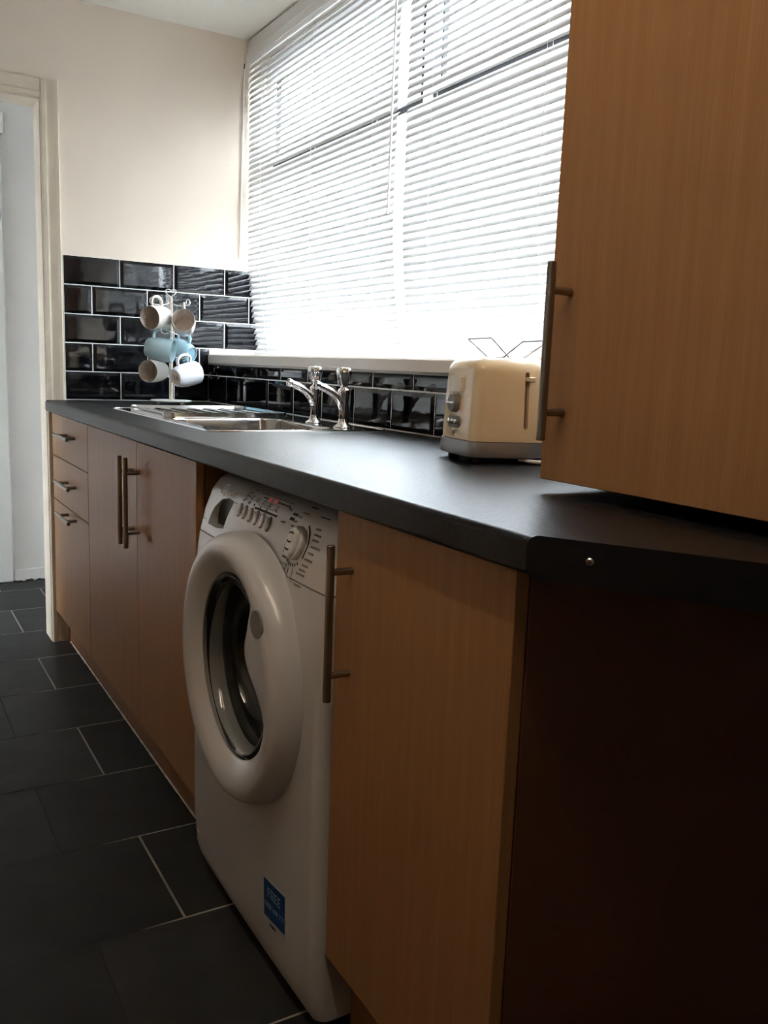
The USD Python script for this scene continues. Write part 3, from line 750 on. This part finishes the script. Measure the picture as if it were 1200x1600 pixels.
# programme dial
KY, KZ = 1.251, 0.7885
kn = front(KZ)
sl = (front(KZ + .02) - front(KZ - .02)) / .04
nrm = np.array([-1.0, 0, sl]); nrm /= np.linalg.norm(nrm)
ctr = np.array([surf(KY, KZ), KY, KZ])
kb = part(cp, 'dial', lathe([(.0275, -.004), (.0275, .004), (.0262, .0075), (.0245, .0085), (0, .0085)], 48, ctr, nrm, mod=lambda a: 1 + .018 * np.cos(14 * a)), 'appliance_white', smooth=40, label='white ribbed programme dial')
uz = np.cross(nrm, [0, 1, 0]); uz = uz if uz[2] > 0 else -uz
gr = []
for s in np.linspace(-1, 1, 9):
    gr.append(ctr + nrm * .0085 + uz * .025 * s)
grip = []
for k, (hw, hh) in ((.007, (.0175, .0268)), (.0105, (.0168, .0262)), (.0135, (.0145, .0245)), (.0152, (.0105, .021)), (.0158, (.006, .016))):
    c_ = np.array(rrect(-hw, -hh, hw, hh, hw * .98, 6).exterior.coords)[:-1]
    grip.append(np.array([ctr + nrm * k + np.array([0, 1, 0]) * a + uz * b for a, b in c_]))
gp = ring_loft(grip)
part(kb, 'grip', gp, 'appliance_white', smooth=50, local=False)
def on_dial(a, b, k): return ctr + nrm * k + np.array([0, 1, 0]) * a + uz * b
dm = []
for b0 in (.0125, 0.0, -.0125):
    P = [on_dial(a * .0065, b0 + .0022 * (1 - a * a) * (1 if b0 > 0 else -.6), .0158) for a in np.linspace(-1, 1, 6)]
    dm.append(tube(P, .0014, 6))
part(kb, 'grip_mark', join(*dm), 'print_dark', label='three black dashes')
P = [on_dial(.0222 * math.cos(a), .0222 * math.sin(a), .0094) for a in np.linspace(0.75, 2.35, 14)]
part(kb, 'pointer_mark', tube(P, .0008, 5), 'print_dark')
# printed ring and programme names (too small to read in the photograph)
pr_d, pr_p = [], []
for a0, a1 in ((1.05, .72), (.66, .38), (.32, .05), (0.0, -.25), (-.30, -.52)):
    for a in np.linspace(a0, a1, 4)[:-1]:
        a2 = a + (a1 - a0) / 3
        am = (a + a2) / 2
        pr_d.append(rct(KY - .0345 * math.cos(am), KZ + .0345 * math.sin(am), .0030, .0100 * abs(a1 - a0) / .3 * .36 + .0020, -(am)))
for i, (dy, dz, w_) in enumerate([(.043, .030, .016), (.046, .0215, .022), (.046, .0135, .020), (.049, .003, .030), (.046, -.0065, .018), (.042, -.0170, .026), (.037, -.0270, .020), (.032, -.0350, .020), (.026, -.0420, .028)]):
    pr_p.append(rct(KY - dy - w_ * .35, KZ + dz, w_, .0028))
for dy, dz, w_ in [(.018, .044, .022), (.029, .037, .017), (.034, .0295, .015), (.036, .0215, .012)]:
    pr_p.append(rct(KY + dy, KZ + dz, w_, .0024))
for dy, dz, w_ in [(.036, -.010, .007), (.034, -.019, .012), (.030, -.0270, .016)]:
    pr_d.append(rct(KY + dy, KZ + dz, w_, .003))
pr_d += [rct(KY + .010, KZ + .0535, .024, .0014), rct(KY - .045, KZ + .0465, .030, .0014)]
for a in np.linspace(-2.3, -1.0, 7):
    pr_d.append(rct(KY - .034 * math.cos(a), KZ + .034 * math.sin(a), .0045, .0016, -a))
pr_p += [rct(KY + .030, KZ - .0375, .024, .0010), rct(KY + .030, KZ - .0450, .024, .0010), rct(KY + .0425, KZ - .0412, .0010, .0085), rct(KY + .0175, KZ - .0412, .0010, .0085)]
pr_p += [rct(KY - .008, KZ - .0485, .0010, .020), rct(KY - .018, KZ - .0580, .018, .0010), rct(KY - .036, KZ - .0590, .022, .0030), rct(KY + .008, KZ - .0450, .003, .007)]
part(cp, 'dial_print', bars(pr_d), 'print_dark'); part(cp, 'dial_print', bars(pr_p), 'print_pale')
# door: moulded ring whose right side swells into the grip
curve = catmull([(.145, .26), (.132, .195), (.119, .150), (.097, .095), (.0985, .059), (.123, .018), (.155, -.018), (.172, -.06), (.170, -.10), (.155, -.13), (.12, -.26)], 8)
op = Point(0.004, 0.004).buffer(0.163, quad_segs=48).intersection(Polygon([(-.5, .26)] + [tuple(p) for p in curve] + [(-.5, -.26)]).buffer(0))
op = op.buffer(-.008).buffer(.008)
NA = 160
oc = np.array([-0.03, 0.0])
th = np.linspace(0, 2 * np.pi, NA, endpoint=False)
def radial(poly, o, ang):
    ln = LineString([o, o + np.array([math.cos(ang), math.sin(ang)]) * 1.0]); g = poly.exterior.intersection(ln)
    pts = [g] if g.geom_type == 'Point' else list(getattr(g, 'geoms', []))
    return max(np.hypot(p.coords[0][0] - o[0], p.coords[0][1] - o[1]) for p in pts)
ri = np.array([radial(op, oc, a) for a in th]); ro = np.array([radial(Point(0, 0).buffer(RD, quad_segs=64), oc, a) for a in th])
prof_t = [(0.0, -.610), (-.0, -.622), (.015, -.634), (.05, -.645), (.12, -.6565), (.22, -.6645), (.34, -.668), (.48, -.668), (.60, -.6655), (.72, -.661), (.86, -.654), (.96, -.648), (.995, -.645), (1.0, -.640), (1.0, -.606)]
bul_t = [(0, -.610), (.12, -.6565), (.34, -.668), (.6, -.669), (.9, -.668), (.96, -.666), (.995, -.661), (1.0, -.656), (1.0, -.606)]
rings = []
for t, x in prof_t:
    # keep the moulding's width constant where the grip widens the ring
    wd = ro - ri; w0 = 0.076
    dist = np.where(wd <= w0, t * wd, np.where(t <= .5, t * w0, wd - (1 - t) * np.minimum(w0, wd)))
    rr_ = ro - dist
    kb_ = np.clip((wd - .085) / .05, 0, 1); kb_ = kb_ * kb_ * (3 - 2 * kb_)
    xb_ = np.interp(t, [p[0] for p in bul_t[:-1]], [p[1] for p in bul_t[:-1]]) if x != -.606 else -.606
    xx = x * (1 - kb_) + xb_ * kb_ if t > .3 else np.full(NA, x)
    u, w_ = oc[0] + rr_ * np.cos(th), oc[1] + rr_ * np.sin(th)
    rings.append(np.stack([xx, YC - u, ZC + w_], 1))
dr = part(wm, 'door', ring_loft(rings, False, False), 'appliance_white', smooth=45, label='moulded round white door ring with swelling grip')
ov = np.array(Point(0, 0).buffer(1, quad_segs=10).exterior.coords)[:-1]
egg = [(.0235 * a * (0.82 if b > 0 else 1.0) ** (abs(b) * 1.0), .0225 * b) for a, b in ov]
part(dr, 'grip_badge', prism(Polygon([(1.243 + a, .6655 + b) for a, b in egg]), -.6698, -.6660, 'yz'), 'grey_plastic', label='grey egg-shaped grip pad')
part(wm, 'gasket', lathe([(.171, -.600), (.158, -.606), (.150, -.604), (.150, -.590), (.160, -.580), (.171, -.570)], 72, (0, YC, ZC), (1, 0, 0)), 'gasket_grey', smooth=40)
gl = [(.1635, -.643), (.158, -.6415), (.151, -.637), (.1465, -.62), (.143, -.595), (.136, -.572), (.120, -.556), (.095, -.550), (.06, -.547), (0, -.546), (0, -.550), (.06, -.551), (.094, -.554), (.117, -.560), (.1315, -.575), (.1385, -.597), (.142, -.621), (.146, -.640), (.153, -.6455), (.1635, -.6455), (.1635, -.643)]
part(wm, 'glass_seal', lathe([(.1665, -.641), (.1665, -.6385), (.157, -.6375), (.1635, -.62), (.1665, -.62)], 72, (0, YC, ZC), (1, 0, 0)), 'dark_plastic', smooth=40)
part(wm, 'door_glass', lathe(gl, 72, (0, YC, ZC), (1, 0, 0)), 'bowl_glass', smooth=45)
part(wm, 'drum', lathe([(.170, -.585), (.1715, -.30), (0, -.29)], 64, (0, YC, ZC), (1, 0, 0)), 'drum_steel', smooth=40)
# feet
for y in (WY0 + .06, WY1 - .06):
    for x in (-.56, -.12):
        part(wm, 'foot', lathe([(0, 0), (.02, 0), (.021, .004), (.012, .010), (.008, .012), (.008, .034), (0, .034)], 16, (x, y, 0)), 'dark_plastic', smooth=40)
part(wm, 'top_cover', cbox(-.52, WY0 + .002, .8525, -.06, WY1 - .002, .864, .003), 'appliance_white')
# guarantee sticker
stk = part(wm, 'sticker', flat(Polygon([(1.3035, .1915), (1.2165, .2005), (1.2165, .119), (1.3035, .1045)]), .0002, .0004), 'sticker_white', label='blue and white sticker with a telephone number')
part(stk, 'blue_panel', flat(Polygon([(1.3030, .191), (1.2170, .200), (1.2170, .131), (1.3030, .120)]), .0007, .0003), 'sticker_blue')
def tilted(txt, y, z, h, slope, bold=False):
    t = meshkit.text_mesh(txt, h, 1.0, bold); v = np.array(t.vertices)
    return on_front(np.stack([y - v[:, 0], z + v[:, 1] + slope * v[:, 0], v[:, 2]], 1), .0011, .0003), np.array(t.faces)
part(stk, 'sticker_text', join(tilted('FREE', 1.2875, .1635, .0165, .10), tilted('0800 408 2751', 1.2985, .1420, .0085, .10)), 'sticker_text', label='FREE above a telephone number')
part(stk, 'sticker_text', join(tilted('CANDY', 1.280, .1105, .0058, .12, True)), 'print_dark')
part(wm, 'filter_mark', flat(Polygon(rct(1.672, .090, .012, .006)), .0003, .0008), 'print_white')
# washing inside
lv = trimesh.creation.icosphere(4, 1.0); v = np.array(lv.vertices)
nz = meshkit.fbm(v * 2.2 + 5, 4)
v = v * (0.72 + 0.55 * nz)[:, None] * np.array([.052, .085, .042]) + np.array([-.492, YC - .045, ZC - .118])
v[:, 2] = np.maximum(v[:, 2], ZC - np.sqrt(np.maximum(.166 ** 2 - (v[:, 1] - YC) ** 2, 0)))
single('laundry', (v, np.array(lv.faces)), 'cloth_white', 'crumpled white washing lying inside the machine drum', 'laundry', smooth=True)

# ------------------------------------------------------------------ toaster (local: knob face looks along -x, lever face along -y)
TB = np.array([-0.285, 1.225]); ang = -0.2095
ca, sa = math.cos(ang), math.sin(ang)
ex = np.array([ca, sa]); ey = np.array([-sa, ca])          # ex: along the lever face; ey: along the knob face
TWX, TWY = 0.192, 0.165
tc_ = TB + ex * TWX / 2 + ey * TWY / 2
ts = thing('toaster', (tc_[0], tc_[1], 0.9122), 'cream two-slice toaster with grey base and wire bun rack', 'toaster', rz=ang)
HX, HY = TWX / 2, TWY / 2
def toast_ring(z, inset=0.0, r=0.024, bul=0.008):
    pts = []
    hx, hy = HX - inset, HY - inset; r = max(r - inset * .4, .004)
    n = 12
    def edge(p, q, nrm_, b):
        for t in np.linspace(0, 1, n, endpoint=False):
            k = b * (1 - (2 * t - 1) ** 2); yield (p[0] + (q[0] - p[0]) * t + nrm_[0] * k, p[1] + (q[1] - p[1]) * t + nrm_[1] * k)
    def corner(cx_, cy2, a0):
        for a in np.linspace(a0, a0 + math.pi / 2, 7, endpoint=False): yield (cx_ + r * math.cos(a), cy2 + r * math.sin(a))
    pts += list(edge((hx - r, hy), (-hx + r, hy), (0, 1), bul)); pts += list(corner(-hx + r, hy - r, math.pi / 2))
    pts += list(edge((-hx, hy - r), (-hx, -hy + r), (-1, 0), bul * .4)); pts += list(corner(-hx + r, -hy + r, math.pi))
    pts += list(edge((-hx + r, -hy), (hx - r, -hy), (0, -1), bul)); pts += list(corner(hx - r, -hy + r, 1.5 * math.pi))
    pts += list(edge((hx, -hy + r), (hx, hy - r), (1, 0), bul * .4)); pts += list(corner(hx - r, hy - r, 0))
    return np.array([(a, b, z) for a, b in pts])
B0, B1, BT = 0.008, 0.036, 0.184
base_r = [toast_ring(z, i) for z, i in ((B0, .006), (B0 + .002, .001), (.020, .0), (B1, .0025))]
part(ts, 'base_band', ring_loft(base_r), 'band_grey', smooth=45, local=True, label='grey metal base band')
rr_ = [toast_ring(B1 + .001, .004)]
rr_ += [toast_ring(z, i) for z, i in ((.06, .0042), (.10, .0055), (.14, .0075), (.155, .009))]
for a in np.linspace(0.15, 1.5, 9): rr_.append(toast_ring(.155 + .028 * math.sin(a), .009 + .030 * (1 - math.cos(a))))
shell = mani(ring_loft(rr_))
slots = [pbox(-.034 + s * .0 + dx - .014, -.058, .120, -.034 + dx + .014, .058, .25) for s, dx in ((0, 0), (0, .068))]
for s_ in slots: shell = shell - mani(s_)
LX = 0.003                         # lever slot along the lever face
lev = rrect(LX - .0042, .060, LX + .0042, .158, .004)
shell = shell - mani(prism(lev, -.12, -.062, 'xz'))
sh = part(ts, 'shell', shell, 'toaster_cream', smooth=40, local=True)
part(ts, 'lever_slot', prism(lev.buffer(.0004), -.0630, -.0600, 'xz'), 'dark_plastic', local=True, label='dark upright lever slot')
part(ts, 'lever', cbox(LX - .002, -.094, .1415, LX + .011, -.074, .1505, .0015), 'toaster_cream', local=True, label='small cream lever tab')
for dx in (-.034, .034):
    part(ts, 'bread_slot', join(pbox(dx - .0139, -.0579, .122, dx + .0139, .0579, .124)), 'dark_plastic', local=True)
# knob face
kx = -HX + .0015
part(ts, 'control_panel', prism(rrect(-.026, .046, .026, .166, .004), kx - .0025, kx + .004, 'yz') if False else
     (lambda q: (q[0] + np.array([-0.0022, 0, 0]), q[1]))(prism(rrect(-.024, .120, .024, .148, .003), kx - .0005, kx + .006, 'yz')), 'toaster_panel', local=True, label='pale panel above the dial')
tk = part(ts, 'dial', lathe([(.0165, -.004), (.0165, .008), (.0150, .011), (0, .0115)], 32, (kx + .001, 0, .100), (-1, 0, 0)), 'grey_plastic', smooth=40, local=True, label='grey browning dial')
part(tk, 'dial_grip', cbox(kx - .0125, -.0145, .0985, kx - .009, .0145, .1015, .0008), 'steel', local=True)
part(ts, 'dial_scale', join(*[lathe([(.0009, 0), (0, .0008)], 8, (kx - .0002, .0215 * math.cos(a), .100 + .0215 * math.sin(a)), (-1, 0, 0)) for a in np.linspace(-.6, 3.7, 9)]), 'print_dark', local=True)
bp = part(ts, 'button_plate', prism(rrect(-.025, .0565, .025, .0775, .0095), kx - .0035, kx + .005, 'yz'), 'grey_plastic', local=True, label='grey plate with three round buttons')
for y in (-.0145, 0, .0145):
    part(bp, 'button', lathe([(.0050, 0), (.0050, .003), (.0038, .0045), (0, .005)], 20, (kx - .0035, y, .067), (-1, 0, 0)), 'steel', smooth=40, local=True)
part(ts, 'face_mark', prism(rrect(-.004, .046, .004, .0525, .001), kx - .0028, kx + .003, 'yz'), 'grey_plastic', local=True)
for x in (-.07, .07):
    for y in (-.055, .055):
        part(ts, 'foot', lathe([(0, 0), (.010, 0), (.011, .003), (.009, .010), (0, .010)], 14, (x, y, -.0015)), 'dark_plastic', local=True)
# bun rack: two wire loops leaning apart
for s in (-1, 1):
    fx0, tx0 = s * .012, s * .056
    lp = [(fx0, -.040, .181), (tx0, -.052, .215), (tx0, .048, .215), (fx0, .046, .181)]
    pts = []
    for a, b in zip(lp[:-1], lp[1:]): pts += [np.array(a) + (np.array(b) - np.array(a)) * t for t in np.linspace(0.02, .98, 6)]
    part(ts, 'bun_rack', tube(pts, .0012, 8), 'steel_wire', local=True, label='thin wire loop of the bun rack')
# mains cable along the foot of the lever face
def loc_t(x, y, z):
    d_ = np.array([x, y]) - tc_; return (d_ @ ex, d_ @ ey, z - .9115)
cw = catmull([(HX * .0 + .0, -HY + .01, .0065), (.02, -HY - .012, .004), (.045, -HY - .019, .0045), (.08, -HY - .014, .010), (.115, -HY + .006, .012), (.15, -HY + .05, .006), (.165, .0, .004)], 6)
part(ts, 'mains_cable', tube(cw, .0035, 10), 'cable_white', smooth=60, local=True, label='white mains cable')

# ------------------------------------------------------------------ mug tree and mugs
MT = np.array([-0.225, 3.155])
mt = thing('mug_tree', (MT[0], MT[1], WZ1), 'white wire mug tree with heart finial beside the tiled end wall', 'mug tree')
Z0 = WZ1
part(mt, 'base', lathe([(0, .010), (.070, .010), (.073, .0115), (.0735, .0135), (.071, .0155), (0, .0155)], 48, (MT[0], MT[1], Z0)), 'enamel_white', smooth=40)
for a in np.linspace(.4, .4 + 2 * np.pi, 5)[:-1]:
    part(mt, 'foot', lathe([(0, -.0), (.005, .001), (.0070, .0055), (.005, .0100), (0, .011)], 14, (MT[0] + .058 * math.cos(a), MT[1] + .058 * math.sin(a), Z0)), 'enamel_white', smooth=60)
part(mt, 'pole', rod((MT[0], MT[1], Z0 + .014), (MT[0], MT[1], Z0 + .376), .0068, 16), 'enamel_cream', smooth=40)
R_ = np.array([math.cos(.293), -math.sin(.293)])
hx_ = []
for t in np.linspace(0, 2 * np.pi, 36, endpoint=False):
    hx_.append((16 * math.sin(t) ** 3, 13 * math.cos(t) - 5 * math.cos(2 * t) - 2 * math.cos(3 * t) - math.cos(4 * t)))
hx_ = np.array(hx_) * np.array([.00118, .00098])
part(mt, 'heart_finial', tube([(MT[0] + R_[0] * a, MT[1] + R_[1] * a, Z0 + .393 + b) for a, b in hx_], .0019, 8, closed=True), 'enamel_white', smooth=60, label='wire heart on top')
def arm(dirv, z, reach=.070, drop=.012):
    d_ = np.array([dirv[0], dirv[1]]); d_ = d_ / np.linalg.norm(d_)
    pts = [(0, z), (reach * .35, z - drop * .9), (reach * .75, z - drop * 1.15)]
    c0 = np.array([reach, z - drop * .1])
    for a in np.linspace(-2.0, 3.6, 16): pts.append((c0[0] + .0098 * (1 - .03 * a) * math.cos(a), c0[1] + .0098 * (1 - .03 * a) * math.sin(a)))
    P = catmull([(MT[0] + d_[0] * s, MT[1] + d_[1] * s, zz) for s, zz in pts], 3)
    part(mt, 'arm', tube(P, .0020, 8), 'enamel_white', smooth=60)
    return np.array([MT[0] + d_[0] * reach * .72, MT[1] + d_[1] * reach * .72, z - drop])
ARMS = [((-.064, -.062), .360), ((.058, -.062), .360), ((-.030, -.078), .262), ((.045, .05), .262), ((-.08, .03), .178), ((.052, -.075), .178)]
AZ = math.radians(16.8)      # bearing of the tree from the middle of the aisle
R3, D3 = np.array([math.cos(AZ), -math.sin(AZ), 0]), np.array([math.sin(AZ), math.cos(AZ), 0])
for (a, b), z in ARMS: arm(R3[:2] * a + D3[:2] * b, Z0 + z, reach=math.hypot(a, b))

def mug(center, axis, mat_, label, roll_up=(0, 0, 1), r=.0415, L=.094, inside='stoneware_inside', hs=1.0, mark=False):
    """center of the body; axis points from the base to the opening; handle towards roll_up"""
    ax = np.array(axis, float); ax /= np.linalg.norm(ax)
    u = np.array(roll_up, float); u -= ax * (u @ ax); u /= np.linalg.norm(u)
    c = np.array(center, float); b = c - ax * L / 2
    m_ = thing('mug', c, label, 'mug', 'mugs on the mug tree')
    out = [(0, .004), (r * .60, .004), (r * .64, .0), (r * .70, .0), (r * .78, .004), (r * .90, .018), (r * .985, .042), (r * 1.0, .062), (r * .985, .082), (r * .965, L - .001), (r * .945, L + .0006), (r * .925, L - .001)]
    inn = [(r * .925, L - .001), (r * .945, .080), (r * .955, .060), (r * .94, .042), (r * .84, .018), (r * .68, .008), (0, .007)]
    part(m_, 'body', lathe(out, 48, b, ax, u), mat_, smooth=45)
    part(m_, 'interior', lathe(inn, 48, b, ax, u), inside, smooth=60)
    hp_ = catmull([b + ax * .074 + u * r * .93, b + ax * .078 + u * (r + .016 * hs), b + ax * .062 + u * (r + .027 * hs), b + ax * .040 + u * (r + .027 * hs), b + ax * .023 + u * (r + .015 * hs), b + ax * .022 + u * r * .86], 6)
    part(m_, 'handle', tube(hp_, .0046, 12, sx=1.35), mat_, smooth=60)
    if mark:
        w_ = np.cross(ax, u)
        bb = b + ax * .0036
        part(m_, 'foot_disc', lathe([(0, 0), (r * .60, 0)], 32, bb, -ax, u), 'bare_clay')
        def st(pts): return tube([bb - ax * .0004 + u * p[1] - w_ * p[0] for p in pts], .0009, 5)
        k = .001
        ms = [[(-9, 9), (-9, -9)], [(-9, -1), (-3, 2), (-3, -9)], [(-12, -9), (-6, -4)], [(3, 7), (9, 7), (9, 2), (3, 1), (9, 0), (9, -8), (3, -8)]]
        part(m_, 'base_stamp', join(*[st([(a * k, b_ * k) for a, b_ in s_]) for s_ in ms]), 'print_dark', label='dark stamped monogram under the foot')
    return m_
def axv(a, b, c): return R3 * a + np.array([0, 0, 1.0]) * b + D3 * c
def mug_open(mouth, axis, *a, L=.094, **k):
    ax = np.array(axis); ax = ax / np.linalg.norm(ax)
    return mug(np.array(mouth) - ax * L / 2, axis, *a, L=L, **k)
mug_open((-.3230, 3.0736, 1.2084), axv(-.56, -.10, -.82), 'stoneware_cream', 'cream mug at the top left of the tree, mouth turned to the left')
mug_open((-.2175, 3.0372, 1.2067), axv(-.06, .26, -.95), 'stoneware_grey', 'pale grey mug at the top right of the tree, mouth facing outwards')
mug((-.2815, 3.1007, 1.1030), axv(.95, -.13, -.24), 'stoneware_blue', 'duck-egg blue mug hanging sideways on the middle of the tree', inside='stoneware_blue')
mug((-.1761, 3.1850, 1.1005), axv(-.70, .25, .62), 'stoneware_teal', 'darker blue mug half hidden behind the duck-egg blue mug', inside='stoneware_teal')
mug_open((-.2974, 3.1953, 1.0252), axv(-.53, -.03, -.85), 'stoneware_grey', 'grey mug at the bottom left of the tree, mouth turned to the left')
mug((-.2052, 3.0453, 1.0180), axv(.78, .22, .58), 'stoneware_white', 'white mug at the bottom right of the tree showing its stamped foot', inside='stoneware_white', mark=True)
